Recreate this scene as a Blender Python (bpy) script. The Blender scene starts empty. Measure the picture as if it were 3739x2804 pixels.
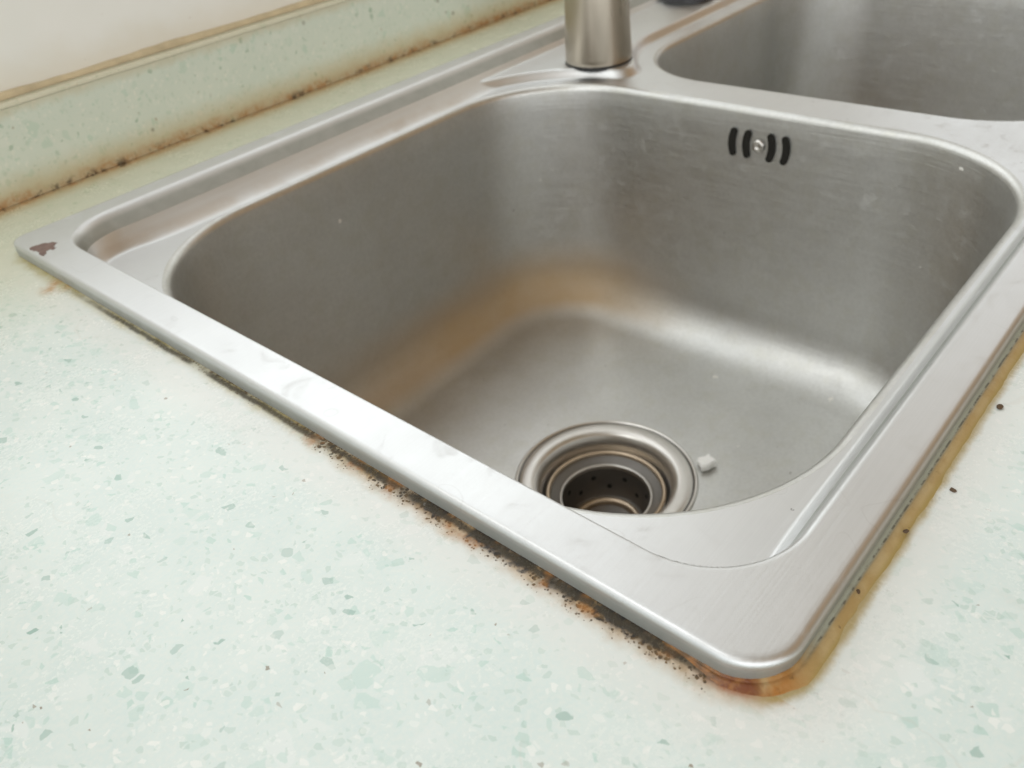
import bpy, bmesh, math, random
import numpy as np
from mathutils import Matrix, Vector

random.seed(7)
S = bpy.context.scene
COL = S.collection
MM = 0.001

# ------------------------------------------------------------------ camera
R = [[0.65368132, -0.75057264, -0.09665118],
     [-0.50216312, -0.3346587, -0.7973931],
     [0.56615628, 0.56977563, -0.59567004]]
CAM = Vector((-0.10936138, -0.04125542, 0.17768595))
right, down, fwd = Vector(R[0]), Vector(R[1]), Vector(R[2])
cd = bpy.data.cameras.new('camera')
cam = bpy.data.objects.new('camera', cd)
COL.objects.link(cam)
up, back = -down, -fwd
cam.matrix_world = Matrix(((right.x, up.x, back.x, CAM.x),
                           (right.y, up.y, back.y, CAM.y),
                           (right.z, up.z, back.z, CAM.z), (0, 0, 0, 1)))
cd.sensor_width = 36.0
cd.lens = 36.0 * 3038.2 / 3739.0
cd.clip_start = 0.01
cd.clip_end = 50
cd.dof.use_dof = True
cd.dof.focus_distance = 0.255
cd.dof.aperture_fstop = 19.0
S.camera = cam

# ------------------------------------------------------------------ room light (the kitchen round the sink, as an environment)
W = bpy.data.worlds.new('World')
S.world = W
W.use_nodes = True
nt = W.node_tree
nt.nodes.clear()


class NT:
    """small helper for node trees"""
    def __init__(self, tree): self.t = tree
    def n(self, kind, **kw):
        nd = self.t.nodes.new(kind)
        for k, v in kw.items():
            if k == 'inp':
                for a, b in v.items():
                    s = nd.inputs[a]
                    if isinstance(b, bpy.types.NodeSocket): self.t.links.new(b, s)
                    else: s.default_value = b
            else: setattr(nd, k, v)
        return nd
    def m(self, op, a, b=None, c=None, clamp=False):
        nd = self.n('ShaderNodeMath', operation=op, use_clamp=clamp)
        for i, v in enumerate((a, b, c)):
            if v is None: continue
            if isinstance(v, bpy.types.NodeSocket): self.t.links.new(v, nd.inputs[i])
            else: nd.inputs[i].default_value = v
        return nd.outputs[0]
    def v(self, op, a, b=None):
        nd = self.n('ShaderNodeVectorMath', operation=op)
        for i, x in enumerate((a, b)):
            if x is None: continue
            if isinstance(x, bpy.types.NodeSocket): self.t.links.new(x, nd.inputs[i])
            else: nd.inputs[i].default_value = x
        return nd.outputs['Value'] if op in ('LENGTH', 'DOT_PRODUCT') else nd.outputs[0]
    def ss(self, x, a, b):
        """smoothstep from a (0) to b (1)"""
        lo, hi, t0, t1 = (a, b, 0.0, 1.0) if a < b else (b, a, 1.0, 0.0)
        nd = self.n('ShaderNodeMapRange', interpolation_type='SMOOTHSTEP',
                    inp={'Value': x, 'From Min': lo, 'From Max': hi, 'To Min': t0, 'To Max': t1})
        return nd.outputs['Result']
    def mix(self, f, a, b):
        nd = self.n('ShaderNodeMix', data_type='RGBA')
        for i, x in ((0, f), (6, a), (7, b)):
            s = nd.inputs[i]
            if isinstance(x, bpy.types.NodeSocket): self.t.links.new(x, s)
            else: s.default_value = x if i == 0 else (*x, 1.0) if len(x) == 3 else x
        return nd.outputs[2]
    def noise(self, vec, scale, detail=2.0, rough=0.5, dist=0.0, w=None):
        nd = self.n('ShaderNodeTexNoise', inp={'Vector': vec, 'Scale': scale, 'Detail': detail,
                                               'Roughness': rough, 'Distortion': dist})
        return nd
    def vor(self, vec, scale, feature='F1', rnd=1.0):
        nd = self.n('ShaderNodeTexVoronoi', feature=feature, inp={'Vector': vec, 'Scale': scale, 'Randomness': rnd})
        return nd


w = NT(nt)
tc = w.n('ShaderNodeTexCoord')
sx = w.n('ShaderNodeSeparateXYZ', inp={0: tc.outputs['Generated']})
X_, Y_, Z_ = sx.outputs
# white walls at eye height, a dimmer wood-lined upper part beyond the sink, cupboards on the room side
ceil_c = w.mix(w.m('MULTIPLY', w.ss(X_, -0.05, 0.30), w.ss(Y_, 0.32, 0.08)), (0.95, 0.97, 0.97), (0.28, 0.22, 0.15))
mid_c = w.mix(w.ss(Z_, 0.02, 0.22), (0.50, 0.51, 0.50), (1.35, 1.38, 1.37))
c1 = w.mix(w.ss(Z_, 0.52, 0.74), mid_c, ceil_c)
wood = w.mix(w.ss(Z_, 0.05, 0.35), (0.22, 0.17, 0.12), (0.44, 0.28, 0.14))
wood = w.mix(w.ss(Z_, 0.66, 0.92), wood, (0.30, 0.235, 0.155))
white = w.mix(w.ss(Z_, 0.42, 0.66), (2.1, 2.14, 2.13), (0.42, 0.34, 0.25))
room = w.mix(w.ss(X_, 0.05, -0.30), wood, white)
c2 = w.mix(w.ss(Y_, 0.03, -0.17), c1, room)
bg = w.n('ShaderNodeBackground', inp={'Color': c2, 'Strength': 1.0})
out = w.n('ShaderNodeOutputWorld')
nt.links.new(bg.outputs[0], out.inputs[0])


def area(name, loc, target, sx_, sy_, radiance, color):
    ld = bpy.data.lights.new(name, 'AREA')
    ld.shape = 'RECTANGLE'
    ld.size, ld.size_y = sx_, sy_
    ld.energy = radiance * math.pi * sx_ * sy_
    ld.color = color
    o = bpy.data.objects.new(name, ld)
    COL.objects.link(o)
    o.location = loc
    o.rotation_euler = (Vector(target) - Vector(loc)).to_track_quat('-Z', 'Y').to_euler()
    return o


area('window_light', (0.40, 0.640, 0.66), (0.40, -1.0, 0.60), 0.92, 1.02, 1.02, (0.97, 1.0, 1.0))
area('high_left_light', (-0.50, 0.36, 0.85), (0.30, 0.20, -0.10), 0.45, 0.45, 3.2, (0.98, 1.0, 1.0))  # lamp set high on the left to give rim and bowl highlights

S.view_settings.view_transform = 'Standard'
S.view_settings.look = 'None'
S.view_settings.exposure = 0.0
S.view_settings.gamma = 1.0
S.view_settings.use_curve_mapping = False
S.render.engine = 'CYCLES'
S.cycles.use_denoising = True
S.cycles.max_bounces = 10
S.cycles.glossy_bounces = 8
S.cycles.caustics_reflective = True
S.cycles.blur_glossy = 0.5
S.cycles.sample_clamp_indirect = 6.0

# ------------------------------------------------------------------ dimensions (millimetres; x along the wall, y towards the wall)
SX0, SX1, SY0, SY1, SR = 0.0, 742.0, -2.0, 421.0, 15.0      # outer rim of the sink
RIM, DECK, TAP = 7.5, -10.0, -4.0                            # heights: rim, bowl deck, tap deck
RX0, RX1, RY0, RY1, RR = 17.0, 727.0, 12.0, 407.0, 31.0      # inner edge of the rim
B1 = (23.5, 374.5, 24.5, 381.5, 86.0)                        # bowl openings
B2 = (404.0, 717.0, 24.5, 329.0, 72.0)
FLOOR = -185.0
DRAIN1 = (194.0, 192.0)
DRAIN2 = (560.0, 176.0)
WALL_Y = 487.0


def sdf(x, y, b):
    x0, x1, y0, y1, r = b
    qx = np.abs(x - (x0 + x1) / 2) - (x1 - x0) / 2 + r
    qy = np.abs(y - (y0 + y1) / 2) - (y1 - y0) / 2 + r
    return np.hypot(np.maximum(qx, 0), np.maximum(qy, 0)) + np.minimum(np.maximum(qx, qy), 0) - r


def sdf_outer(x, y, inset):
    x0, x1, y0, y1 = SX0 + inset, SX1 - inset, SY0 + inset, SY1 - inset
    r = np.where((x < (x0 + x1) / 2) & (y > (y0 + y1) / 2), max(8.0 - inset, 3.0), SR - inset)
    qx = np.abs(x - (x0 + x1) / 2) - (x1 - x0) / 2 + r
    qy = np.abs(y - (y0 + y1) / 2) - (y1 - y0) / 2 + r
    return np.hypot(np.maximum(qx, 0), np.maximum(qy, 0)) + np.minimum(np.maximum(qx, qy), 0) - r


def sstep(a, b, x):
    t = np.clip((x - a) / (b - a), 0, 1)
    return t * t * (3 - 2 * t)


def smin(a, b, k):
    h = np.clip(0.5 + 0.5 * (b - a) / k, 0, 1)
    return b * (1 - h) + a * h - k * h * (1 - h)


def height(x, y):
    d = -sdf(x, y, (RX0, RX1, RY0, RY1, RR))
    dl, dr, df, db = x - RX0, RX1 - x, y - RY0, RY1 - y
    wl, wr, wf, wb = (np.exp(-np.clip(q, 0, 200) / 11.0) for q in (dl, dr, df, db))
    wd = (4.5 * wl + 4.5 * wr + 10.5 * wf + 26 * wb) / (wl + wr + wf + wb + 1e-30)
    e = 0.17 * np.sqrt(22 / wd)
    u = np.clip(d / wd, 0, 1)
    v = (np.sqrt(u * u + e * e) - e) / (np.sqrt(1 + e * e) - e)
    s = 1 - (1 - v) ** 1.4
    z = RIM + (DECK - RIM) * s
    # the slightly higher tap deck behind the bowls
    f = smin(sdf(x, y, B1) - 11.5, sdf(x, y, B2) - 11.5, 5.0)
    f = smin(f, (y - 306) * 0.9, 9.0)
    f = np.minimum(f, (x - 286) * 0.4)
    f = np.minimum(f, (727 - x) * 0.5)
    zf = DECK + (TAP - DECK) * sstep(-0.5, 5.5, f)
    z = np.where(d > 2, np.maximum(z, zf), z)
    return z


# ------------------------------------------------------------------ materials
def new_mat(name):
    m = bpy.data.materials.new(name)
    m.use_nodes = True
    m.node_tree.nodes.clear()
    t = NT(m.node_tree)
    o = t.n('ShaderNodeOutputMaterial')
    b = t.n('ShaderNodeBsdfPrincipled')
    m.node_tree.links.new(b.outputs[0], o.inputs[0])
    return m, t, b


def link(t, a, b): t.t.links.new(a, b)


def steel(name, tone=(0.66, 0.67, 0.675), rough=0.375, brush=(6, 1300, 1300), bump=0.05, tangent=(0, 1, 0), aniso=0.5,
          specks=0.5, marks=True, blotch=0.0, browning=False):
    m, t, b = new_mat(name)
    co = t.n('ShaderNodeTexCoord').outputs['Object']
    mp = t.n('ShaderNodeMapping', inp={'Vector': co, 'Scale': brush})
    br = t.noise(mp.outputs[0], 1.0, 3.0, 0.6).outputs[0]
    cloud = t.noise(co, 22.0, 4.0, 0.6).outputs[0]
    smear = t.noise(co, 90.0, 3.0, 0.55, 0.6).outputs[0]
    col = t.mix(t.m('MULTIPLY', t.ss(cloud, 0.35, 0.75), 0.35 if browning else 0.16), tone, tuple(c * 0.80 for c in tone))
    col = t.mix(t.m('MULTIPLY', t.ss(br, 0.3, 0.8), 0.25), col, tuple(min(1, c * 1.18) for c in tone))
    if browning:
        gr = t.noise(co, 420.0, 3.0, 0.75).outputs[0]
        col = t.mix(t.m('MULTIPLY', t.ss(gr, 0.35, 0.70), 0.30), col, tuple(c * 0.72 for c in tone))
        tint = t.noise(co, 75.0, 3.0, 0.6).outputs[0]
        col = t.mix(t.m('MULTIPLY', t.ss(tint, 0.45, 0.7), 0.25), col, (0.50, 0.49, 0.42))
    metal = 1.0
    if blotch:
        rust = t.noise(co, 14.0, 3.0, 0.6).outputs[0]
        col = t.mix(t.m('MULTIPLY', t.ss(rust, 0.5, 0.75), blotch), col, (0.33, 0.22, 0.12))
    r = t.m('ADD', rough - 0.07, t.m('ADD', t.m('MULTIPLY', br, 0.16), t.m('MULTIPLY', cloud, 0.12)))
    if marks:
        # thin outlines of dried water drops and small dull patches
        ring = t.m('ABSOLUTE', t.m('SUBTRACT', t.noise(co, 48.0, 1.0, 0.4, 0.4).outputs[0], 0.66))
        rm = t.m('MULTIPLY', t.ss(ring, 0.010, 0.002), t.ss(t.noise(co, 17.0, 1.0).outputs[0], 0.44, 0.56))
        col = t.mix(t.m('MULTIPLY', rm, 0.0 if browning else 0.13), col, (0.38, 0.37, 0.35))
        r = t.m('ADD', r, t.m('MULTIPLY', t.ss(smear, 0.55, 0.75), 0.10))
    if specks:
        for sc, th, rad, c, am in ((52.0, 0.80, 0.095, (0.80, 0.78, 0.73), specks), (170.0, 0.965, 0.14, (0.06, 0.045, 0.03), specks * 0.9)):
            vv = t.vor(t.v('ADD', co, t.v('MULTIPLY', t.noise(co, 500.0).outputs['Color'], (0.004, 0.004, 0.004))), sc)
            rr = t.n('ShaderNodeSeparateColor', inp={0: vv.outputs['Color']}).outputs[0]
            rad2 = t.n('ShaderNodeSeparateColor', inp={0: vv.outputs['Color']}).outputs[1]
            k = t.m('MULTIPLY', t.m('GREATER_THAN', rr, th),
                    t.m('LESS_THAN', vv.outputs['Distance'], t.m('MULTIPLY', rad2, rad)))
            k = t.m('MULTIPLY', k, am)
            col = t.mix(k, col, c)
            metal = t.m('SUBTRACT', metal, k)
            r = t.m('ADD', r, t.m('MULTIPLY', k, 0.3))
    if browning:
        # tan tint mixed in where the back wall of the bowl turns into its floor
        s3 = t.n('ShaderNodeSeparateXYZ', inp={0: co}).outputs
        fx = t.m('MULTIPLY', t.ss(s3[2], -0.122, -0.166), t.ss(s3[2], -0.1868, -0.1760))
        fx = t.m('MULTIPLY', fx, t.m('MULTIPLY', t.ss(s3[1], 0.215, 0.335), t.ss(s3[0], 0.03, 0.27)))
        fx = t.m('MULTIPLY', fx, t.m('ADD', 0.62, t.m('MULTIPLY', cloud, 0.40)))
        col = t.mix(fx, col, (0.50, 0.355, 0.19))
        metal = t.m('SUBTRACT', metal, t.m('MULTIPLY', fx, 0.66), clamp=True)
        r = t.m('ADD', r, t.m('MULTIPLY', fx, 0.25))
    if marks:
        zz = t.n('ShaderNodeSeparateXYZ', inp={0: co}).outputs[2]
        yy = t.n('ShaderNodeSeparateXYZ', inp={0: co}).outputs[1]
        recess_tan = t.m('MULTIPLY', t.m('MULTIPLY', t.ss(zz, -0.0100, -0.0080), t.ss(zz, -0.0030, -0.0065)), t.ss(yy, 0.370, 0.384))  # faint tan tint low on the back recess slope
        recess_tan = t.m('MULTIPLY', recess_tan, t.m('ADD', 0.08, t.m('MULTIPLY', t.ss(cloud, 0.35, 0.65), 0.30)))
        col = t.mix(recess_tan, col, (0.40, 0.29, 0.17))
        metal = t.m('SUBTRACT', metal, t.m('MULTIPLY', recess_tan, 0.6), clamp=True)
        g = t.m('MULTIPLY', t.m('MULTIPLY', t.ss(zz, 0.0064, 0.0034), t.m('GREATER_THAN', zz, -0.0005)), t.m('ADD', 0.50, t.m('MULTIPLY', smear, 0.5)), clamp=True)  # skirt darkened in its colour, standing in for its grey-green reflection
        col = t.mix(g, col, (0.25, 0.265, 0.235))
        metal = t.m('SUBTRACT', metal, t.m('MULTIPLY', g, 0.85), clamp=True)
    link(t, col, b.inputs['Base Color'])
    if isinstance(metal, float): b.inputs['Metallic'].default_value = metal
    else: link(t, metal, b.inputs['Metallic'])
    link(t, r, b.inputs['Roughness'])
    b.inputs['Anisotropic'].default_value = aniso
    tg = t.n('ShaderNodeCombineXYZ', inp={0: tangent[0], 1: tangent[1], 2: tangent[2]})
    link(t, tg.outputs[0], b.inputs['Tangent'])
    bm = t.n('ShaderNodeBump', inp={'Strength': bump, 'Distance': 0.0006, 'Height': br})
    bm2 = t.n('ShaderNodeBump', inp={'Strength': 0.03, 'Distance': 0.004, 'Height': cloud, 'Normal': bm.outputs[0]})
    link(t, bm2.outputs[0], b.inputs['Normal'])
    return m


M_DECK = steel('brushed_steel_deck')
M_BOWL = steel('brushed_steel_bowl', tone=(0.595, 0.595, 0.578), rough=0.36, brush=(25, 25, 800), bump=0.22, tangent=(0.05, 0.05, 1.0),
               aniso=0.4, specks=0.8, browning=True)
M_DRAIN = steel('drain_steel', tone=(0.60, 0.58, 0.55), rough=0.27, brush=(200, 200, 200), bump=0.03, aniso=0.0, specks=0.0, marks=False)
M_BASKET = steel('stained_basket_steel', tone=(0.20, 0.19, 0.178), rough=0.48, brush=(200, 200, 200), bump=0.03, aniso=0.0, specks=0.0,
                 marks=False, blotch=0.3)
M_RUSTRING = steel('rust_tinted_steel', tone=(0.55, 0.45, 0.34), rough=0.34, brush=(150, 150, 150), bump=0.05, aniso=0.0, specks=0.0,
                   marks=False, blotch=0.75)
M_TAP = steel('brushed_tap_steel', tone=(0.50, 0.45, 0.375), rough=0.24, brush=(300, 300, 40), bump=0.03, tangent=(0, 0, 1), aniso=0.3,
              specks=0.0, marks=False)


def plain(name, color, rough=0.5, noise=0.15, scale=60.0, spec=0.5):
    m, t, b = new_mat(name)
    co = t.n('ShaderNodeTexCoord').outputs['Object']
    n = t.noise(co, scale, 4.0, 0.6).outputs[0]
    col = t.mix(t.m('MULTIPLY', t.ss(n, 0.3, 0.75), noise), color, tuple(c * 0.55 for c in color))
    link(t, col, b.inputs['Base Color'])
    b.inputs['Roughness'].default_value = rough
    b.inputs['Specular IOR Level'].default_value = spec
    bm = t.n('ShaderNodeBump', inp={'Strength': 0.2, 'Distance': 0.0005, 'Height': n})
    link(t, bm.outputs[0], b.inputs['Normal'])
    return m


M_BLACK = plain('black_rubber', (0.012, 0.012, 0.012), 0.55)
M_HOLE = plain('dark_opening', (0.022, 0.021, 0.018), 0.9, spec=0.1)
M_CRUMB = plain('white_crumb', (0.92, 0.92, 0.90), 0.6, 0.05, 500)
M_SEED = plain('brown_crumb', (0.10, 0.06, 0.03), 0.6, 0.5, 900)
M_TAPE = plain('brown_residue', (0.23, 0.165, 0.145), 0.75, 0.6, 350, 0.2)
M_PLASTIC = plain('dark_plastic', (0.03, 0.03, 0.032), 0.35)


def stone_nodes(t, co, teal=1.0):
    """pale green engineered stone: cloudy base, angular glassy chips of three kinds, small dark and rusty grains"""
    wob = t.v('ADD', co, t.v('MULTIPLY', t.v('SUBTRACT', t.noise(co, 260.0, 2.0).outputs['Color'], (0.5, 0.5, 0.5)), (0.0022, 0.0022, 0.0022)))
    cl = t.noise(co, 30.0, 4.0, 0.6).outputs[0]
    col = t.mix(t.ss(cl, 0.3, 0.7), (0.628, 0.735, 0.722), (0.69, 0.778, 0.762))
    fine = t.noise(co, 700.0, 3.0, 0.65).outputs[0]
    col = t.mix(t.m('MULTIPLY', t.ss(fine, 0.35, 0.7), 0.35), col, (0.78, 0.80, 0.76))
    rmask = 0.0
    for sc, th, cut, c, am, off in ((125.0, 0.85, 0.10, (0.74, 0.80, 0.79), 0.85, 3.1),     # big milky chips
                                    (185.0, 0.90, 0.12, (0.49, 0.66, 0.615), 0.68, 7.7),     # big glassy teal chips
                                    (320.0, 0.84, 0.13, (0.46, 0.635, 0.585), 0.75, 1.9),    # middle teal chips
                                    (360.0, 0.955, 0.12, (0.24, 0.41, 0.355), 0.80, 5.3),    # dark bottle-green chips
                                    (560.0, 0.80, 0.12, (0.47, 0.61, 0.56), 0.60, 9.2),
                                    (500.0, 0.84, 0.10, (0.86, 0.88, 0.86), 0.60, 2.2),
                                    (650.0, 0.985, 0.25, (0.22, 0.16, 0.10), 0.8, 4.4)):
        p = t.v('ADD', wob, (off, off * 0.7, off * 0.3))
        p = t.v('MULTIPLY', p, (1.0, 0.78, 1.0))
        f1 = t.vor(p, sc)
        ed = t.vor(p, sc, 'DISTANCE_TO_EDGE')
        sep = t.n('ShaderNodeSeparateColor', inp={0: f1.outputs['Color']})
        k = t.m('GREATER_THAN', sep.outputs[0], th)
        inset = t.m('ADD', cut * 0.3, t.m('MULTIPLY', sep.outputs[1], cut * 2.2))
        k = t.m('MULTIPLY', k, t.m('MULTIPLY', t.m('SUBTRACT', ed.outputs['Distance'], inset), 19.0, clamp=True), clamp=True)
        a = t.m('MULTIPLY', am * teal, t.m('ADD', 0.35, t.m('MULTIPLY', sep.outputs[2], 0.65)))
        col = t.mix(t.m('MULTIPLY', k, a), col, c)
    return col, wob, fine


def counter_material():
    m, t, b = new_mat('pale_green_stone_counter')
    co = t.n('ShaderNodeTexCoord').outputs['Object']
    col, wob, fine = stone_nodes(t, co)
    sep = t.n('ShaderNodeSeparateXYZ', inp={0: co})
    x, y = sep.outputs[0], sep.outputs[1]
    # distance in metres from the rim of the sink
    cx, cy = (SX0 + SX1) / 2 * MM, (SY0 + SY1) / 2 * MM
    hx, hy = (SX1 - SX0) / 2 * MM - 0.015, (SY1 - SY0) / 2 * MM - 0.015
    q = t.v('SUBTRACT', t.v('ABSOLUTE', t.v('SUBTRACT', co, (cx, cy, 0.0))), (hx, hy, 10.0))
    q = t.v('MAXIMUM', q, (0.0, 0.0, 0.0))
    d = t.m('SUBTRACT', t.v('LENGTH', q), 0.015)
    n1 = t.noise(co, 120.0, 4.0, 0.65).outputs[0]
    n2 = t.noise(co, 35.0, 3.0, 0.6).outputs[0]
    n3 = t.noise(co, 420.0, 3.0, 0.65).outputs[0]
    dn = t.m('ADD', d, t.m('MULTIPLY', t.m('SUBTRACT', n1, 0.5), 0.006))
    left = t.m('LESS_THAN', x, 0.003)
    front = t.ss(y, 0.005, -0.003)
    rear = t.ss(y, 0.395, 0.425)
    # pale smeared zone next to the sink
    col = t.mix(t.m('MULTIPLY', t.ss(dn, 0.026, 0.010), 0.55), col, (0.745, 0.745, 0.725))
    # yellowed strip behind the sink and at the back left
    col = t.mix(t.m('MULTIPLY', t.ss(y, 0.30, 0.43), 0.55), col, (0.56, 0.56, 0.37))
    # tan stain hugging the left edge
    ly = t.ss(y, 0.375, 0.30)
    lo = t.m('MULTIPLY', left, t.ss(t.m('ADD', dn, t.m('MULTIPLY', t.ss(y, 0.13, 0.20), 0.0025)), 0.0095, 0.0015))
    lo = t.m('MULTIPLY', lo, t.m('ADD', 0.62, t.m('MULTIPLY', t.ss(n2, 0.35, 0.58), 0.38)))
    brown = t.mix(t.ss(y, 0.11, 0.20), (0.45, 0.255, 0.075), (0.43, 0.35, 0.12))
    col = t.mix(t.m('MULTIPLY', lo, 0.92), col, brown)
    # rust close to the near corner and beside the far left corner
    cd1 = t.v('LENGTH', t.v('SUBTRACT', co, (0.0015, 0.0075, 0.0)))
    k = t.m('MULTIPLY', t.ss(cd1, 0.013, 0.003), t.ss(dn, 0.0055, 0.001))
    col = t.mix(t.m('MULTIPLY', k, 0.95), col, (0.32, 0.085, 0.012))
    cd2 = t.v('LENGTH', t.v('SUBTRACT', co, (-0.003, 0.362, 0.0)))
    k = t.m('MULTIPLY', t.ss(cd2, 0.012, 0.002), t.ss(n1, 0.35, 0.6))
    col = t.mix(t.m('MULTIPLY', k, 0.75), col, (0.45, 0.22, 0.05))
    # mould: round colonies, denser and larger towards the joint
    along = t.m('MULTIPLY', t.ss(y, 0.275, 0.250), t.ss(y, 0.004, 0.014))
    along = t.m('MULTIPLY', along, t.m('ADD', 0.45, t.m('MULTIPLY', t.ss(t.noise(t.v('MULTIPLY', co, (0.0, 1.0, 0.0)), 30.0, 3.0, 0.7).outputs[0], 0.36, 0.58), 0.65)))
    zone = t.m('MULTIPLY', t.m('MULTIPLY', left, t.ss(t.m('ADD', dn, t.m('MULTIPLY', t.ss(y, 0.13, 0.20), 0.0030)), 0.0098, 0.0010)), along)
    mould = 0.0
    for sc, mul, off in ((620.0, 0.55, 0.0), (950.0, 0.62, 3.0), (340.0, 0.36, 8.0)):
        vv = t.vor(t.v('ADD', t.v('ADD', co, t.v('MULTIPLY', t.noise(co, 1500.0).outputs['Color'], (0.0007, 0.0007, 0.0))), (off, off, 0.0)), sc)
        rr = t.n('ShaderNodeSeparateColor', inp={0: vv.outputs['Color']})
        rad = t.m('MULTIPLY', t.m('MULTIPLY', zone, mul), t.m('ADD', 0.35, rr.outputs[0]))
        dot = t.m('MULTIPLY', t.m('SUBTRACT', rad, vv.outputs['Distance']), 8.0, clamp=True)
        mould = t.m('MAXIMUM', mould, dot) if not isinstance(mould, float) else dot
    col = t.mix(t.m('MULTIPLY', mould, 0.94), col, t.mix(t.ss(n3, 0.35, 0.62), (0.032, 0.022, 0.012), (0.16, 0.09, 0.028)))
    film = t.m('MULTIPLY', t.m('MULTIPLY', t.ss(zone, 0.25, 0.9), t.ss(n3, 0.36, 0.62)), 0.50)
    col = t.mix(film, col, (0.11, 0.070, 0.028))
    rp = t.m('MULTIPLY', t.m('MULTIPLY', left, t.ss(dn, 0.0075, 0.002)), t.m('MULTIPLY', t.ss(t.noise(co, 75.0, 3.0, 0.6).outputs[0], 0.50, 0.60), t.ss(y, 0.20, 0.15)))
    col = t.mix(t.m('MULTIPLY', rp, 0.70), col, (0.40, 0.165, 0.035))
    # black crust in the joint itself
    cr = t.m('MULTIPLY', left, t.ss(t.m('ADD', d, t.m('MULTIPLY', t.m('SUBTRACT', n3, 0.5), 0.0065)), 0.0050, 0.0022))
    patch = t.ss(t.noise(t.v('MULTIPLY', co, (0.3, 1.0, 0.0)), 44.0, 3.0, 0.65).outputs[0], 0.43, 0.52)
    cr = t.m('MULTIPLY', t.m('MULTIPLY', cr, patch), t.m('MULTIPLY', t.ss(y, 0.150, 0.125), t.ss(y, 0.022, 0.034)))
    col = t.mix(t.m('MULTIPLY', cr, 0.95), col, t.mix(t.ss(n3, 0.45, 0.68), (0.018, 0.016, 0.015), (0.07, 0.045, 0.02)))
    crk = t.m('MULTIPLY', left, t.ss(t.m('ABSOLUTE', t.m('SUBTRACT', d, t.m('MULTIPLY', n1, 0.003))), 0.0019, 0.0004))
    crk = t.m('MULTIPLY', crk, t.m('MULTIPLY', t.ss(n2, 0.30, 0.48), t.ss(y, 0.37, 0.30)))
    col = t.mix(t.m('MULTIPLY', crk, 0.85), col, (0.05, 0.04, 0.025))
    # olive edge outside the front bead
    dn2 = t.m('ADD', d, t.m('MULTIPLY', t.m('SUBTRACT', n1, 0.5), 0.003))
    fo = t.m('MULTIPLY', front, t.m('MULTIPLY', t.ss(dn2, 0.0074, 0.0046), t.ss(x, -0.008, 0.002)))
    col = t.mix(t.m('MULTIPLY', fo, 0.88), col, (0.40, 0.30, 0.105))
    # scattered grey smudges on the pale strip
    sm = t.m('MULTIPLY', t.ss(n3, 0.60, 0.72), t.m('MULTIPLY', t.ss(n2, 0.52, 0.62), t.ss(d, 0.022, 0.008)))
    col = t.mix(t.m('MULTIPLY', sm, 0.40), col, (0.33, 0.33, 0.31))
    # rust line along the foot of the upstand
    wl = t.m('SUBTRACT', WALL_Y * MM, y)
    wn = t.m('ADD', wl, t.m('MULTIPLY', t.m('SUBTRACT', n1, 0.5), 0.007))
    tan = t.ss(wn, 0.020, 0.003)
    col = t.mix(t.m('MULTIPLY', tan, 0.65), col, (0.50, 0.40, 0.20))
    rust = t.m('MULTIPLY', t.ss(wn, 0.0090, 0.001), t.m('MULTIPLY', t.m('ADD', 0.30, t.m('MULTIPLY', t.ss(n2, 0.38, 0.58), 0.70)), t.m('ADD', 0.35, t.m('MULTIPLY', t.ss(t.noise(co, 230.0, 3.0, 0.7).outputs[0], 0.38, 0.60), 0.65))))
    col = t.mix(t.m('MULTIPLY', rust, 0.85), col, (0.43, 0.21, 0.068))
    blk = t.m('MULTIPLY', t.ss(wn, 0.0065, 0.002), t.ss(t.noise(co, 110.0, 4.0, 0.8).outputs[0], 0.54, 0.62))
    col = t.mix(t.m('MULTIPLY', blk, 0.80), col, (0.06, 0.045, 0.03))
    # hairline cracks
    cr2 = t.vor(t.v('ADD', co, t.v('MULTIPLY', t.noise(co, 60.0, 3.0).outputs['Color'], (0.02, 0.02, 0.0))), 9.0, 'DISTANCE_TO_EDGE')
    hk = t.m('MULTIPLY', t.ss(cr2.outputs['Distance'], 0.006, 0.001), t.ss(t.noise(co, 12.0).outputs[0], 0.52, 0.6))
    col = t.mix(t.m('MULTIPLY', hk, 0.12), col, (0.50, 0.45, 0.38))
    link(t, col, b.inputs['Base Color'])
    rough = t.m('ADD', 0.15, t.m('ADD', t.m('MULTIPLY', fine, 0.10), t.m('MULTIPLY', n2, 0.12)))
    rough = t.m('ADD', rough, t.m('MULTIPLY', mould, 0.4), clamp=True)
    link(t, rough, b.inputs['Roughness'])
    b.inputs['Specular IOR Level'].default_value = 0.5
    hgt = t.m('ADD', t.m('MULTIPLY', t.noise(co, 380.0, 4.0, 0.6).outputs[0], 0.6), t.m('MULTIPLY', mould, 0.5))
    bm = t.n('ShaderNodeBump', inp={'Strength': 0.10, 'Distance': 0.0008, 'Height': hgt})
    link(t, bm.outputs[0], b.inputs['Normal'])
    return m


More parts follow.
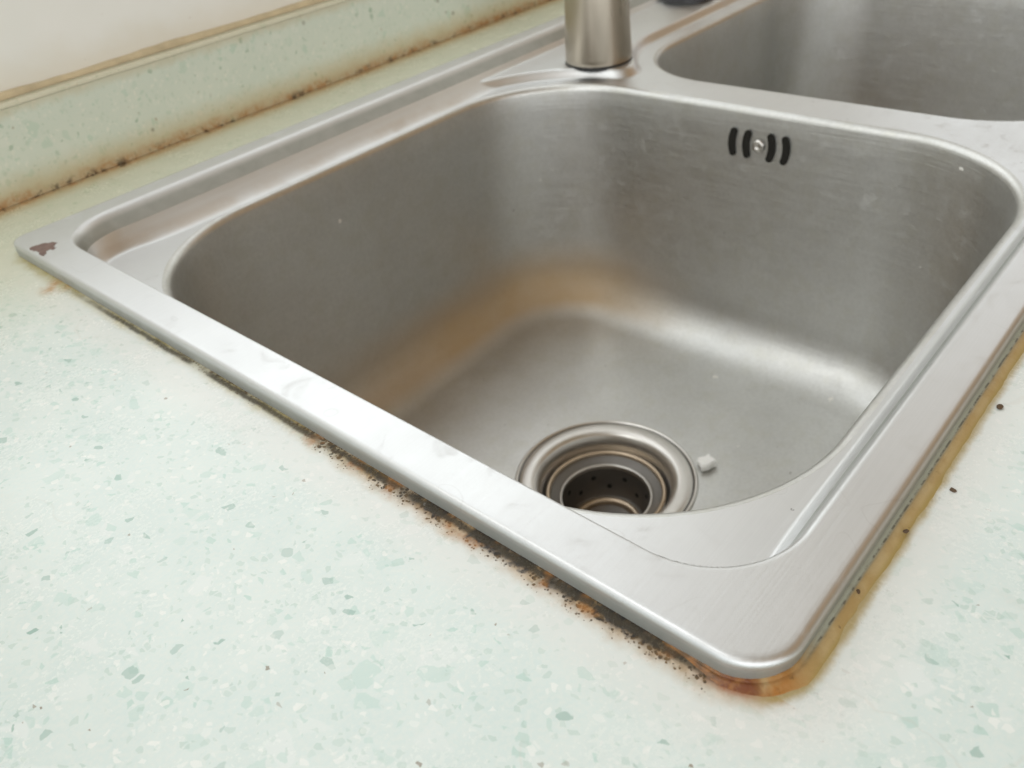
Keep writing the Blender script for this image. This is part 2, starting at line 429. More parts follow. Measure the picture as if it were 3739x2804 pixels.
def splash_material():
    m, t, b = new_mat('pale_green_stone_upstand')
    co = t.n('ShaderNodeTexCoord').outputs['Object']
    p = t.v('ADD', t.n('ShaderNodeMapping', inp={'Vector': co, 'Rotation': (math.radians(90), 0, 0)}).outputs[0], (0.31, 0.17, 0.05))
    col, wob, fine = stone_nodes(t, p, 1.45)
    col = t.mix(0.42, col, (0.64, 0.68, 0.51))
    z = t.n('ShaderNodeSeparateXYZ', inp={0: co}).outputs[2]
    n1 = t.noise(co, 110.0, 4.0, 0.65).outputs[0]
    n2 = t.noise(co, 32.0, 3.0, 0.6).outputs[0]
    zn = t.m('ADD', z, t.m('MULTIPLY', t.m('SUBTRACT', n1, 0.5), 0.008))
    col = t.mix(t.m('MULTIPLY', t.ss(zn, 0.022, 0.004), 0.62), col, (0.54, 0.43, 0.21))
    rust = t.m('MULTIPLY', t.ss(zn, 0.0090, 0.001), t.m('MULTIPLY', t.m('ADD', 0.30, t.m('MULTIPLY', t.ss(n2, 0.38, 0.58), 0.70)), t.m('ADD', 0.35, t.m('MULTIPLY', t.ss(t.noise(co, 230.0, 3.0, 0.7).outputs[0], 0.38, 0.60), 0.65))))
    col = t.mix(t.m('MULTIPLY', rust, 0.85), col, (0.43, 0.21, 0.068))
    blk = t.m('MULTIPLY', t.ss(zn, 0.0065, 0.002), t.ss(t.noise(co, 110.0, 4.0, 0.8).outputs[0], 0.54, 0.62))
    col = t.mix(t.m('MULTIPLY', blk, 0.8), col, (0.06, 0.045, 0.03))
    col = t.mix(t.m('MULTIPLY', t.ss(zn, 0.044, 0.051), 0.45), col, (0.55, 0.46, 0.28))
    vv = t.vor(co, 130.0)
    rr = t.n('ShaderNodeSeparateColor', inp={0: vv.outputs['Color']})
    dots = t.m('MULTIPLY', t.m('GREATER_THAN', rr.outputs[0], 0.88), t.ss(vv.outputs['Distance'], 0.26, 0.12))
    dots = t.m('MULTIPLY', dots, t.ss(t.noise(co, 9.0, 1.0).outputs[0], 0.45, 0.6))
    col = t.mix(t.m('MULTIPLY', dots, 0.6), col, (0.13, 0.12, 0.06))
    link(t, col, b.inputs['Base Color'])
    b.inputs['Roughness'].default_value = 0.35
    return m


def bead_material():
    m, t, b = new_mat('yellowed_silicone')
    co = t.n('ShaderNodeTexCoord').outputs['Object']
    sep = t.n('ShaderNodeSeparateXYZ', inp={0: co})
    x, y, z = sep.outputs
    n1 = t.noise(co, 90.0, 4.0, 0.6).outputs[0]
    n2 = t.noise(co, 300.0, 3.0, 0.6).outputs[0]
    off = t.m('SUBTRACT', -0.0020, y)      # distance outwards from the front rim
    col = t.mix(t.ss(n1, 0.35, 0.68), (0.485, 0.375, 0.195), (0.42, 0.295, 0.125))
    col = t.mix(t.ss(off, 0.0032, 0.0048), col, (0.38, 0.285, 0.105))
    col = t.mix(t.m('MULTIPLY', t.ss(off, 0.0019, 0.0008), t.ss(x, 0.01, 0.025)), col, (0.40, 0.44, 0.38))
    cd1 = t.v('LENGTH', t.v('SUBTRACT', co, (0.001, 0.004, 0.0)))
    col = t.mix(t.m('MULTIPLY', t.ss(cd1, 0.018, 0.005), t.ss(n1, 0.25, 0.60)), col, (0.37, 0.15, 0.028))
    col = t.mix(t.ss(x, 0.004, -0.001), col, t.mix(t.ss(n2, 0.35, 0.65), (0.30, 0.125, 0.030), (0.12, 0.06, 0.022)))
    col = t.mix(t.m('MULTIPLY', t.ss(t.v('LENGTH', t.v('SUBTRACT', co, (-0.0005, 0.006, 0.0))), 0.0075, 0.002), t.ss(n2, 0.25, 0.6)), col, (0.17, 0.045, 0.010))
    ln = t.m('MULTIPLY', t.ss(t.m('ABSOLUTE', t.m('SUBTRACT', off, t.m('ADD', 0.0008, t.m('MULTIPLY', n1, 0.0006)))), 0.00045, 0.00010), t.m('MULTIPLY', t.ss(n2, 0.44, 0.60), t.ss(x, 0.014, 0.024)))
    col = t.mix(t.m('MULTIPLY', ln, 0.65), col, (0.055, 0.048, 0.032))
    dk = t.m('MULTIPLY', t.ss(n2, 0.63, 0.70), t.ss(n1, 0.5, 0.6))
    col = t.mix(t.m('MULTIPLY', dk, 0.7), col, (0.10, 0.06, 0.02))
    link(t, col, b.inputs['Base Color'])
    b.inputs['Roughness'].default_value = 0.42
    b.inputs['Subsurface Weight'].default_value = 0.0
    bm = t.n('ShaderNodeBump', inp={'Strength': 0.6, 'Distance': 0.0010, 'Height': t.m('ADD', n1, t.m('MULTIPLY', n2, 0.4))})
    link(t, bm.outputs[0], b.inputs['Normal'])
    return m


def wall_material():
    m, t, b = new_mat('off_white_wall')
    co = t.n('ShaderNodeTexCoord').outputs['Object']
    z = t.n('ShaderNodeSeparateXYZ', inp={0: co}).outputs[2]
    n1 = t.noise(co, 40.0, 4.0, 0.6).outputs[0]
    n2 = t.noise(co, 8.0, 3.0, 0.6).outputs[0]
    col = t.mix(t.ss(n2, 0.3, 0.7), (0.85, 0.87, 0.845), (0.89, 0.90, 0.88))
    zn = t.m('ADD', z, t.m('MULTIPLY', t.m('SUBTRACT', n1, 0.5), 0.022))
    col = t.mix(t.m('MULTIPLY', t.ss(zn, 0.080, 0.056), 0.35), col, (0.70, 0.63, 0.47))
    sp = t.m('MULTIPLY', t.ss(t.noise(co, 130.0, 2.0).outputs[0], 0.70, 0.76), 0.5)
    col = t.mix(sp, col, (0.42, 0.34, 0.25))
    link(t, col, b.inputs['Base Color'])
    b.inputs['Roughness'].default_value = 0.4
    return m


M_COUNTER, M_SPLASH, M_BEAD, M_WALL = counter_material(), splash_material(), bead_material(), wall_material()
M_TANBEAD = plain('tan_silicone', (0.60, 0.51, 0.34), 0.5, 0.5, 70)


# ------------------------------------------------------------------ mesh helpers
def mesh_obj(name, verts, faces, mat, parent=None, smooth=True, mats=None, fmat=None, loc=None):
    me = bpy.data.meshes.new(name)
    me.from_pydata(verts, [], faces)
    for m in (mats or [mat]): me.materials.append(m)
    if smooth: me.polygons.foreach_set('use_smooth', [True] * len(me.polygons))
    if fmat is not None: me.polygons.foreach_set('material_index', fmat)
    me.update()
    o = bpy.data.objects.new(name, me)
    COL.objects.link(o)
    if parent: o.parent = parent
    if loc: o.location = loc
    return o


def thing(name, label, cat, loc=(0, 0, 0), group=None):
    o = bpy.data.objects.new(name, None)
    COL.objects.link(o)
    o.location = loc
    o.empty_display_size = 0.02
    o['label'], o['category'] = label, cat
    if group: o['group'] = group
    return o


def tag(o, label, cat, group=None):
    o['label'], o['category'] = label, cat
    if group: o['group'] = group
    return o


def rring(b, off, z, nc=24, ns=16):
    """rounded rectangle inset by off, the same number of points for every off"""
    x0, x1, y0, y1, r = b[:5]
    x0, x1, y0, y1 = x0 + off, x1 - off, y0 + off, y1 - off
    rs = [max(r - off, 3.0)] * 4
    if len(b) > 5: rs[2] = max(b[5] - off, 3.0)          # a tighter back left corner
    P = []
    cs = [(x1 - rs[0], y0 + rs[0], -90, rs[0]), (x1 - rs[1], y1 - rs[1], 0, rs[1]), (x0 + rs[2], y1 - rs[2], 90, rs[2]), (x0 + rs[3], y0 + rs[3], 180, rs[3])]
    for i, (cx, cy, a0, r) in enumerate(cs):
        for k in range(nc + 1):
            a = math.radians(a0 + 90 * k / nc)
            P.append((cx + r * math.cos(a), cy + r * math.sin(a), z))
        nx = cs[(i + 1) % 4]
        a = math.radians(a0 + 90)
        q = (nx[0] + nx[3] * math.cos(a), nx[1] + nx[3] * math.sin(a))
        p = P[-1]
        for k in range(1, ns):
            f = k / ns
            P.append((p[0] + (q[0] - p[0]) * f, p[1] + (q[1] - p[1]) * f, z))
    return P


def loft(rings, closed=True, cap=False):
    n = len(rings[0])
    V = [tuple(c * MM for c in p) for r in rings for p in r]
    F = []
    for i in range(len(rings) - 1):
        for k in range(n if closed else n - 1):
            a, b_ = i * n + k, i * n + (k + 1) % n
            F.append((a, b_, b_ + n, a + n))
    if cap: F.append(tuple((len(rings) - 1) * n + k for k in range(n)))
    return V, F


def lathe(profile, n=72, x=0.0, y=0.0):
    return loft([[(x + r * math.cos(2 * math.pi * k / n), y + r * math.sin(2 * math.pi * k / n), z) for k in range(n)]
                 for r, z in profile])


def tube(path, rad, n=24, caps=True):
    P = [Vector(p) for p in path]
    rings, up_ = [], None
    for i, p in enumerate(P):
        tg = (P[min(i + 1, len(P) - 1)] - P[max(i - 1, 0)]).normalized()
        if up_ is None: up_ = tg.orthogonal().normalized()
        up_ = (up_ - tg * up_.dot(tg)).normalized()
        s = tg.cross(up_)
        r = rad[i] if isinstance(rad, (list, tuple)) else rad
        rings.append([tuple(p + (up_ * math.cos(2 * math.pi * k / n) + s * math.sin(2 * math.pi * k / n)) * r) for k in range(n)])
    V, F = loft(rings)
    if caps:
        F.append(tuple(reversed(range(n))))
        F.append(tuple((len(rings) - 1) * n + k for k in range(n)))
    return V, F


def arc_profile(c, r, a0, a1, n):
    return [(c[0] + r * math.cos(math.radians(a0 + (a1 - a0) * k / n)), c[1] + r * math.sin(math.radians(a0 + (a1 - a0) * k / n)))
            for k in range(n + 1)]


# ------------------------------------------------------------------ the counter, upstand and wall
def build_counter():
    hole = (SX0 + 6, SX1 - 6, SY0 + 6, SY1 - 6, 12.0)
    bm = bmesh.new()
    inner = [bm.verts.new((p[0] * MM, p[1] * MM, 0)) for p in rring(hole, 0, 0, 8, 2)]
    x0, x1, y0, y1 = -0.75, 1.5, -0.20, WALL_Y * MM + 0.012
    outer = [bm.verts.new(p) for p in ((x0, y0, 0), (x1, y0, 0), (x1, y1, 0), (x0, y1, 0))]
    ie = [bm.edges.new((inner[i], inner[(i + 1) % len(inner)])) for i in range(len(inner))]
    oe = [bm.edges.new((outer[i], outer[(i + 1) % 4])) for i in range(4)]
    bmesh.ops.triangle_fill(bm, use_beauty=True, edges=ie + oe)
    for f in bm.faces:
        if f.normal.z < 0: f.normal_flip()
    ret = bmesh.ops.extrude_edge_only(bm, edges=[e for e in bm.edges if e.is_boundary])
    for v in ret['geom']:
        if isinstance(v, bmesh.types.BMVert): v.co.z = -0.020
    me = bpy.data.meshes.new('countertop')
    bm.to_mesh(me)
    bm.free()
    me.materials.append(M_COUNTER)
    o = bpy.data.objects.new('countertop', me)
    COL.objects.link(o)
    o['kind'] = 'structure'


build_counter()


def box(x0, x1, y0, y1, z0, z1):
    V = [(x, y, z) for x in (x0, x1) for y in (y0, y1) for z in (z0, z1)]
    F = [(0, 1, 3, 2), (4, 6, 7, 5), (0, 4, 5, 1), (2, 3, 7, 6), (0, 2, 6, 4), (1, 5, 7, 3)]
    return [tuple(c * MM for c in v) for v in V], F


def extrude_x(profile, x0, x1, nx=2):
    """open profile of (y, z) points swept along the wall"""
    V, F = [], []
    n = len(profile)
    for i in range(nx):
        x = x0 + (x1 - x0) * i / (nx - 1)
        V += [(x * MM, p[0] * MM, p[1] * MM) for p in profile]
    for i in range(nx - 1):
        for k in range(n - 1):
            a = i * n + k
            F.append((a, a + n, a + n + 1, a + 1))
    return V, F


prof = [(WALL_Y, 0.3)] + [(WALL_Y, 51.0)] + arc_profile((WALL_Y + 2.5, 50.8), 2.5, 180, 90, 6) + [(WALL_Y + 12, 53.3), (WALL_Y + 12, 0.3)]
o = mesh_obj('backsplash', *extrude_x(prof, -750, 1500), M_SPLASH)
tag(o, 'low pale green stone upstand with rust stains along the wall behind the sink', 'backsplash')

V, F = [], []                                  # the wall has a window opening over the sink, out of the picture
for q in ((-750, 1500, -20, 150), (-750, -60, 150, 1170), (860, 1500, 150, 1170), (-750, 1500, 1170, 1600)):
    v_, f_ = box(q[0], q[1], WALL_Y + 12.4, WALL_Y + 150, q[2], q[3])
    F += [tuple(k + len(V) for k in f) for f in f_]
    V += v_
o = mesh_obj('wall', V, F, M_WALL, smooth=False)
o['kind'] = 'structure'

rnd = random.Random(3)
nx = 240
V, F = [], []
pr = arc_profile((WALL_Y + 12.2, 53.5), 3.4, 180, 90, 6)
for i in range(nx):
    x = -600 + 1900 * i / (nx - 1)
    k = 1 + 0.12 * math.sin(x * 0.05) + rnd.uniform(-0.07, 0.07)
    V += [(x * MM, (WALL_Y + 12.2 + (p[0] - WALL_Y - 12.2) * k) * MM, (53.4 + (p[1] - 53.5) * k) * MM) for p in pr]
n = len(pr)
for i in range(nx - 1):
    for k in range(n - 1):
        a = i * n + k
        F.append((a, a + n, a + n + 1, a + 1))
o = mesh_obj('sealant_bead', V, F, M_TANBEAD)
tag(o, 'tan sealant line between the top of the stone upstand and the white wall', 'sealant')

# ------------------------------------------------------------------ the sink
sink = thing('kitchen_sink', 'brushed stainless steel double bowl sink set into the pale green counter', 'sink')


def build_deck():
    inset = 5.0
    outer = (SX0 + inset, SX1 - inset, SY0 + inset, SY1 - inset, SR - inset)

    def axis(a, b, dense, step_d, step):
        q, p = [], a
        while p < b - 1e-6:
            q.append(p)
            p += step_d if p < dense else step
        q.append(b)
        return np.array(q)
    xs = np.concatenate([axis(outer[0], 130, 130, 0.75, 0.75)[:-1], axis(130, 470, 0, 1, 1.15)[:-1], axis(470, outer[1], 0, 1, 2.2)])
    ys = np.concatenate([axis(outer[2], 60, 60, 0.75, 0.75)[:-1], axis(60, 290, 0, 1, 1.25)[:-1], axis(290, outer[3], 0, 1, 0.95)])
    X, Y = np.meshgrid(xs, ys, indexing='ij')
    field = np.minimum(np.minimum(sdf(X, Y, B1), sdf(X, Y, B2)), -sdf_outer(X, Y, inset) + 1e-4)
    Zg = height(X, Y)
    nx_, ny_ = X.shape
    inside = field >= 0
    idx = -np.ones(X.shape, int)
    idx[inside] = np.arange(inside.sum())
    V = np.stack([X[inside], Y[inside], Zg[inside]], 1).tolist()
    a, b_, c, d = inside[:-1, :-1], inside[1:, :-1], inside[1:, 1:], inside[:-1, 1:]
    full = a & b_ & c & d
    F = np.stack([idx[:-1, :-1][full], idx[1:, :-1][full], idx[1:, 1:][full], idx[:-1, 1:][full]], 1).tolist()
    part = (a | b_ | c | d) & ~full
    cache = {}

    def cut(p, q):
        key = (min(p, q), max(p, q))
        if key not in cache:
            p, q = key
            f0, f1 = field[p], field[q]
            s = f0 / (f0 - f1)
            x, y = X[p] + (X[q] - X[p]) * s, Y[p] + (Y[q] - Y[p]) * s
            z = float(height(np.array([x]), np.array([y]))[0])
            cache[key] = len(V)
            V.append([x, y, z])
        return cache[key]
    for i, j in zip(*np.nonzero(part)):
        cs = [(i, j), (i + 1, j), (i + 1, j + 1), (i, j + 1)]
        poly = []
        for k in range(4):
            p, q = cs[k], cs[(k + 1) % 4]
            if inside[p]: poly.append(int(idx[p]))
            if inside[p] != inside[q]: poly.append(cut(p, q))
        if len(poly) >= 3: F.append(poly)
    n0 = len(V)
    V = [tuple(c * MM for c in v) for v in V]
    # rolled outer edge and skirt down to the counter
    prof_ = [(inset, RIM), (3.2, RIM), (2.0, RIM - 0.02), (1.45, RIM - 0.12), (0.95, RIM - 0.36), (0.52, RIM - 0.75), (0.2, RIM - 1.25), (0.04, RIM - 1.8), (0.0, RIM - 2.4), (0.0, 3.0), (0.1, 0.3)]
    V2, F2 = loft([rring((SX0, SX1, SY0, SY1, SR, 8.0), q, z, 20, 30) for q, z in prof_])
    V += V2
    F += [[k + n0 for k in f] for f in F2]
    return mesh_obj('rim_deck', V, F, M_DECK, sink)


build_deck()


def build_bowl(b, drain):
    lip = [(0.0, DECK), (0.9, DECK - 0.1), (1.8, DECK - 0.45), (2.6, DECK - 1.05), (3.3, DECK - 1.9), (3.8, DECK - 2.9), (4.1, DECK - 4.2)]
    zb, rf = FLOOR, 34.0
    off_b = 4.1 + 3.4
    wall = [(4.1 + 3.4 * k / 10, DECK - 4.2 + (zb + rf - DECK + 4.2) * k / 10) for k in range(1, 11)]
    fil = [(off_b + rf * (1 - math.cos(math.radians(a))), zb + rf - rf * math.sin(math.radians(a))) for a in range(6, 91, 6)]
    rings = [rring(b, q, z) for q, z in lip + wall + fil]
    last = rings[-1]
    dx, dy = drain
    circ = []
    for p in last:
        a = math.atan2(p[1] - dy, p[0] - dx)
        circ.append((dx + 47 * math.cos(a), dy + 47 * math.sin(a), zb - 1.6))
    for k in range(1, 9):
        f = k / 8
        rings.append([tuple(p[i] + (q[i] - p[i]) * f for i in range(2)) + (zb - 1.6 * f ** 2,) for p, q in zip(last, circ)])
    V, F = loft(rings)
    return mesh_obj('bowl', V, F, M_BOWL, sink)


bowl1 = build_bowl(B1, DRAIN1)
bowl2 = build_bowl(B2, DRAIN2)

# overflow in the partition side of the first bowl: four curved slots round a screw
OX, OY, OZ = 368.9, 193.6, -32.3


def slot(cy, bend):
    rings = []
    pts = [(cy - bend * 1.2 * (2 * k / 12 - 1) ** 2 + bend * 0.6, -7.0 + 14.0 * k / 12) for k in range(13)]
    n = 12
    out_ = []
    for k in range(13):
        out_.append(pts[k])
    r = 2.25
    poly = []
    for s in (1, -1):
        for k in (range(13) if s == 1 else range(12, -1, -1)):
            poly.append((pts[k][0] + s * r, pts[k][1]))
        e = pts[12] if s == 1 else pts[0]
        for q in range(1, 6):
            a = math.pi * q / 6
            poly.append((e[0] + s * r * math.cos(a), e[1] + s * r * math.sin(a)))
    V = [((OX + 0.5) * MM, (OY + p[0]) * MM, (OZ + p[1]) * MM) for p in poly]
    V2 = [((OX - 0.45) * MM, (OY + p[0] * 1.0) * MM, (OZ + p[1]) * MM) for p in poly]
    m = len(poly)
    F = [tuple(range(m, 2 * m))] + [(k, (k + 1) % m, (k + 1) % m + m, k + m) for k in range(m)]
    return mesh_obj('overflow_slot', V + V2, F, M_HOLE, bowl1, smooth=False)


for cy, bend in ((18.3, 1), (8.3, 1), (-8.5, -1), (-18.2, -1)):
    slot(cy, bend)
V, F = [], []
n = 20
for r, dx in ((4.2, 0.3), (3.9, -0.5), (3.0, -1.1), (1.9, -1.2), (1.6, -0.7), (0.2, -0.6)):
    V += [((OX + dx) * MM, (OY + r * math.cos(2 * math.pi * k / n)) * MM, (OZ + r * math.sin(2 * math.pi * k / n)) * MM) for k in range(n)]
for i in range(5):
    for k in range(n):
        a, b_ = i * n + k, i * n + (k + 1) % n
        F.append((a, b_, b_ + n, a + n))
mesh_obj('overflow_screw', V, F, M_DRAIN, bowl1)

# drains
FS = 1.055
FL = [(54.2, -0.6), (54.0, 0.9), (53.2, 1.5), (52.3, 1.3), (51.8, 0.3), (51.3, 0.2), (50.8, 0.8), (49.5, 1.2), (47.5, 1.4), (45.0, 1.4), (43.0, 1.15), (41.5, 0.5), (40.3, -0.8), (39.3, -3.0), (38.6, -7.0), (38.3, -12.0), (36.0, -14.0), (35.0, -16.0), (34.6, -60.0)]


def flange(loc):
    o = mesh_obj('drain_flange', *lathe([(r * FS, z) for r, z in FL], 96), M_DRAIN, sink, loc=loc)
    g = mesh_obj('seal_ring', *lathe([(52.1 * FS, 0.50), (51.6 * FS, 0.62), (51.0 * FS, 0.50)], 96), M_BLACK, o)
    return o


flange((DRAIN1[0] * MM, DRAIN1[1] * MM, (FLOOR - 1.2) * MM))
flange((DRAIN2[0] * MM, DRAIN2[1] * MM, (FLOOR - 1.2) * MM))


def strainer(loc, label):
    root = thing('strainer_basket', label, 'drain strainer', loc)
    prof_ = [(35.6, -11.5), (34.0, -12.4), (31.5, -13.4), (29.0, -14.4), (28.2, -15.4), (27.8, -18.0), (26.8, -28.0), (25.6, -38.0), (24.0, -40.0), (21.0, -40.6), (6.0, -41.0), (0.4, -41.0)]
    V, F = lathe(prof_, 72)
    fm = [0] * len(F)
    # round holes punched through the wall of the basket, dark discs in the same mesh
    for z, cnt, ph in ((-23.5, 8, 0.2), (-31.0, 8, 0.7)):
        rr = 27.8 + (-18.0 - z) * -0.105 - 0.25
        for k in range(cnt):
            a = 2 * math.pi * (k + ph) / cnt
            b0 = len(V)
            for q in range(14):
                u, v = 1.7 * math.cos(2 * math.pi * q / 14), 1.7 * math.sin(2 * math.pi * q / 14)
                r2 = rr - 0.105 * -v
                V.append(((r2 * math.cos(a) - u * math.sin(a)) * MM, (r2 * math.sin(a) + u * math.cos(a)) * MM, (z + v) * MM))
            F.append(tuple(b0 + q for q in range(14)))
            fm.append(1)
    mesh_obj('basket', V, F, None, root, mats=[M_BASKET, M_HOLE], fmat=fm)
    mesh_obj('rim_ring', *lathe([(37.9, -11.0), (37.6, -9.6), (36.8, -8.9), (35.9, -9.2), (35.2, -10.4), (35.3, -11.8)], 96), M_RUSTRING, root)
    mesh_obj('foot_ring', *lathe([(29.4, -14.1), (28.9, -13.5), (28.2, -13.6), (27.7, -14.6), (27.7, -16.5)], 72), M_DRAIN, root)
    mesh_obj('knob', *lathe([(23.2, -40.2), (22.8, -38.0), (22.0, -36.9), (20.6, -36.5), (19.2, -37.0), (18.4, -38.4), (18.0, -40.4)], 64), M_RUSTRING, root)
    return root


strainer((DRAIN1[0] * MM, DRAIN1[1] * MM, (FLOOR - 1.2) * MM), 'dark rust tinted strainer basket sitting in the drain of the near bowl')

# ------------------------------------------------------------------ tap
TX, TY = 402.0, 342.0
tap = thing('faucet', 'brushed steel faucet with a tapered round base behind the two bowls', 'faucet', (TX * MM, TY * MM, TAP * MM))
mesh_obj('base_ring', *lathe([(24.6, -0.2), (24.7, 0.4), (24.5, 1.1), (23.8, 1.4)], 64), M_BLACK, tap)
mesh_obj('base_body', *lathe([(23.6, 1.0), (24.3, 1.3), (24.55, 2.0), (24.4, 6), (23.6, 22), (22.75, 42), (21.8, 70), (21.0, 110), (20.8, 150), (19.5, 153), (14.5, 154), (13.0, 156)], 64),
         M_TAP, tap)
path = [(0, 0, 150), (0, 0, 200), (0, 0, 235)]
for k in range(1, 13):
    a = math.radians(180 - 15 * k * 0.95)
    path.append((0, -(70 + 70 * math.cos(a)), 235 + 70 * math.sin(a)))
path.append((0, path[-1][1], path[-1][2] - 30))
mesh_obj('spout', *tube(path, 12.5), M_TAP, tap)
mesh_obj('lever', *tube([(18, 0, 95), (34, 0, 100), (60, 2, 112), (95, 4, 130)], [9, 8, 5.5, 4.5], 20), M_TAP, tap)

# soap dispenser further along the tap deck, its black foot just in the picture
sd = thing('soap_dispenser', 'soap dispenser with a black foot on the tap deck beyond the faucet', 'soap dispenser', (0.5815, 0.376, TAP * MM))
mesh_obj('foot', *lathe([(0.3, 9), (20, 9), (22.5, 7.5), (23, 5), (23, 0.2)], 48), M_PLASTIC, sd)
mesh_obj('pump', *lathe([(12.5, 8), (12.3, 40), (9, 44), (5, 46), (5, 70), (11, 71), (11, 80), (0.3, 81)], 32), M_TAP, sd)

# ------------------------------------------------------------------ silicone bead along the front rim and round the near corner
def bead():
    path = []
    b = (SX0, SX1, SY0, SY1, SR)
    for k in range(14):                                  # fades out a little way along the left edge
        path.append((0.0, SR + SY0 + 14 - 14 * k / 14, -1.0, 0.0, 0.02 + 0.46 * (k / 14) ** 1.3))
    for k in range(25):
        a = math.radians(180 + 90 * k / 24)
        path.append((SX0 + SR + SR * math.cos(a), SY0 + SR + SR * math.sin(a), math.cos(a), math.sin(a), 0.5 + 0.5 * math.sin(math.pi / 2 * k / 24)))
    for k in range(1, 330):
        path.append((SX0 + SR + (SX1 - 2 * SR) * k / 329, SY0, 0.0, -1.0, 1.0))
    r_ = random.Random(11)
    V, F = [], []
    sec = [(-0.3, 1.75), (0.5, 1.65), (1.0, 1.35), (1.4, 1.15), (1.9, 1.3), (2.8, 1.25), (3.8, 0.95), (4.7, 0.5), (5.4, 0.2), (6.0, 0.03), (6.3, -0.2)]
    ph = [r_.uniform(0, 6) for _ in range(6)]
    wk = 0.0
    for i, (x, y, nx_, ny_, s) in enumerate(path):
        L = i * 2.2
        wk = wk * 0.86 + r_.uniform(-0.05, 0.05)
        wv = 1 + 0.03 * math.sin(L * 0.07 + ph[0]) + 0.03 * math.sin(L * 0.19 + ph[1]) + r_.uniform(-0.02, 0.02) + wk
        hv = 1 + 0.08 * math.sin(L * 0.11 + ph[2]) + r_.uniform(-0.05, 0.05) - 1.6 * wk
        for q, z in sec:
            qq = 0.74 * q * s * (wv if q > 1 else 1)
            V.append(((x + nx_ * qq) * MM, (y + ny_ * qq) * MM, max(z * (0.25 + 0.75 * s) * hv - 0.12 * (1 - s), -0.2) * MM))
    n = len(sec)
    for i in range(len(path) - 1):
        for k in range(n - 1):
            a = i * n + k
            F.append((a, a + n, a + n + 1, a + 1))
    return mesh_obj('sealant_bead', V, F, M_BEAD)


tag(bead(), 'yellow brown silicone bead along the front rim and near corner of the sink', 'sealant')


# ------------------------------------------------------------------ loose bits
def lump(name, loc, size, mat, seed, flat=0.6, rot=0.0):
    r_ = random.Random(seed)
    bm = bmesh.new()
    bmesh.ops.create_icosphere(bm, subdivisions=2, radius=1.0)
    dirs = [Vector((r_.uniform(-1, 1), r_.uniform(-1, 1), r_.uniform(-1, 1))).normalized() for _ in range(7)]
    for v in bm.verts:
        for dd in dirs:
            e = v.co.dot(dd)
            if e > 0.72: v.co -= dd * (e - 0.72)
        v.co *= 1 + r_.uniform(-0.06, 0.06)
        v.co = Vector((v.co.x * size[0], v.co.y * size[1], max(v.co.z, -0.6) * size[2]))
    me = bpy.data.meshes.new(name)
    bm.to_mesh(me)
    bm.free()
    me.materials.append(mat)
    o = bpy.data.objects.new(name, me)
    COL.objects.link(o)
    zmin = min(v.co.z for v in me.vertices)
    o.location = (loc[0] * MM, loc[1] * MM, loc[2] * MM - zmin)
    o.rotation_euler = (0, 0, rot)
    return o


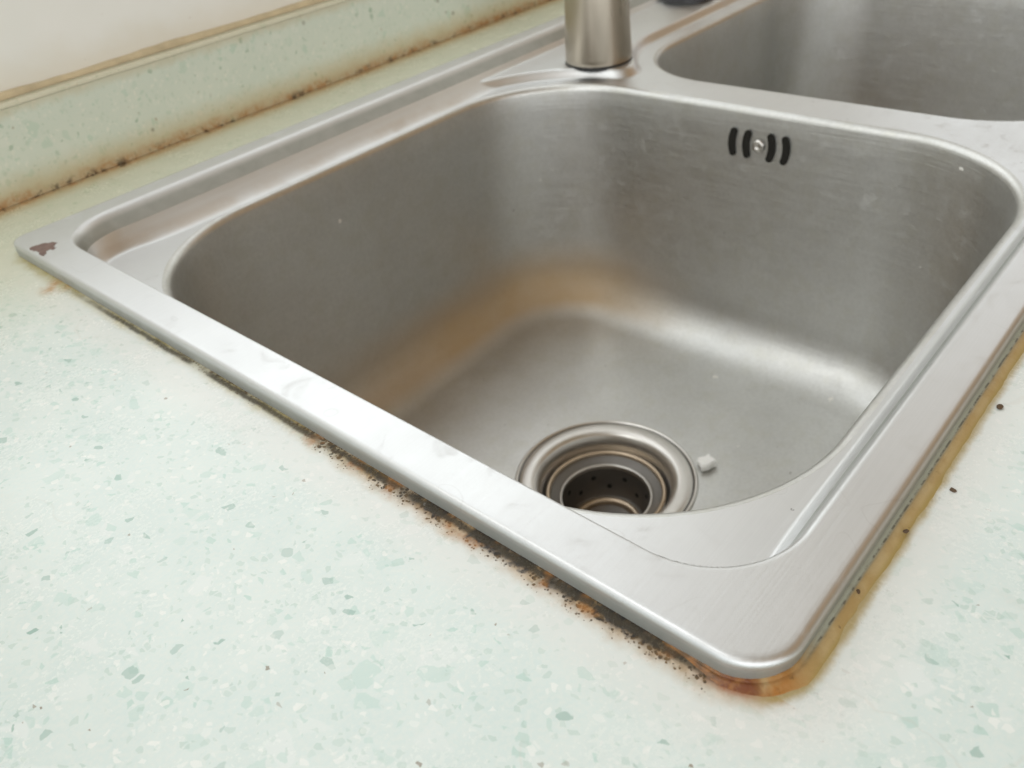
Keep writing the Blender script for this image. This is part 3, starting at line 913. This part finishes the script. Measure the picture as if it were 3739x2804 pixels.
def crumb():
    r_ = random.Random(4)
    out_ = [(-6.2, -4.6), (-1.5, -5.6), (3.6, -4.4), (5.9, -4.9), (6.3, -0.6), (5.2, 3.0), (5.6, 5.4), (1.2, 4.6), (-3.4, 5.7), (-5.2, 3.4), (-4.9, 0.2)]
    bm = bmesh.new()
    layers = []
    for z, sc in ((0.0, 0.86), (1.2, 1.0), (3.6, 0.98), (4.9, 0.80)):
        layers.append([bm.verts.new(((p[0] * sc + r_.uniform(-.3, .3)) * 0.9 * MM, (p[1] * sc + r_.uniform(-.3, .3)) * 0.9 * MM, (z + (r_.uniform(-.5, .5) + p[0] * 0.08 if z > 2 else 0)) * MM)) for p in out_])
    n_ = len(out_)
    for a_, b_ in zip(layers, layers[1:]):
        for k in range(n_): bm.faces.new((a_[k], a_[(k + 1) % n_], b_[(k + 1) % n_], b_[k]))
    c_ = bm.verts.new((0.3 * MM, 0.2 * MM, 4.4 * MM))
    for k in range(n_): bm.faces.new((layers[-1][k], layers[-1][(k + 1) % n_], c_))
    bm.faces.new(list(reversed(layers[0])))
    me = bpy.data.meshes.new('food_crumb')
    bm.to_mesh(me)
    bm.free()
    me.materials.append(M_CRUMB)
    o_ = bpy.data.objects.new('food_crumb', me)
    COL.objects.link(o_)
    o_.location = (239.5 * MM, 147.5 * MM, (FLOOR - 0.35) * MM)
    o_.rotation_euler = (0, 0, -0.5)
    return o_


o = crumb()
tag(o, 'white crumb of food on the steel floor of the bowl beside the drain', 'crumb')

for i, (x, y, z, s, lab) in enumerate((
        (136.8, -9.6, 0.0, 1.5, 'biggest brown seed husk on the counter beside the yellow bead'),
        (91.8, -10.6, 0.0, 1.1, 'brown seed husk on the pale counter beyond the yellow bead'),
        (68.0, -6.3, 0.9, 1.0, 'dark grain stuck on the outer slope of the yellow bead'),
        (40.7, -4.6, 1.8, 0.8, 'dark grain on top of the yellow bead nearest the sink corner'))):
    o = lump('dirt_grain', (x, y, z), (0.0010 * s, 0.0007 * s, 0.0005 * s), M_SEED, 20 + i, rot=1.3 * i)
    tag(o, lab, 'dirt grain', 'dark grains along the yellow bead')

# torn brown residue on the back left corner of the rim
def residue():
    pts = [(2.2, 399.5), (5.5, 399.2), (9.5, 397.4), (12.6, 394.8), (13.6, 392.0), (12.0, 390.4), (10.2, 389.0), (10.4, 386.4), (8.2, 385.2), (7.4, 387.6),
           (5.6, 387.2), (4.0, 384.2), (2.6, 382.8), (2.4, 386.2), (3.2, 390.5), (2.2, 395.0)]
    r_ = random.Random(2)
    fine = []
    for i in range(len(pts)):
        p, q = pts[i], pts[(i + 1) % len(pts)]
        for k in range(4):
            f = k / 4
            fine.append((p[0] + (q[0] - p[0]) * f + r_.uniform(-0.45, 0.45), p[1] + (q[1] - p[1]) * f + r_.uniform(-0.45, 0.45)))
    n = len(fine)
    V = [(p[0] * MM, p[1] * MM, (RIM + 0.12) * MM) for p in fine] + [(p[0] * MM, p[1] * MM, (RIM - 0.5) * MM) for p in fine]
    F = [tuple(range(n - 1, -1, -1))] + [(k, (k + 1) % n, n + (k + 1) % n, n + k) for k in range(n)]
    o_ = mesh_obj('residue_patch', V, F, M_TAPE, smooth=False)
    return tag(o_, 'torn brown patch of old tape residue on the back left corner of the sink rim', 'residue')


residue()
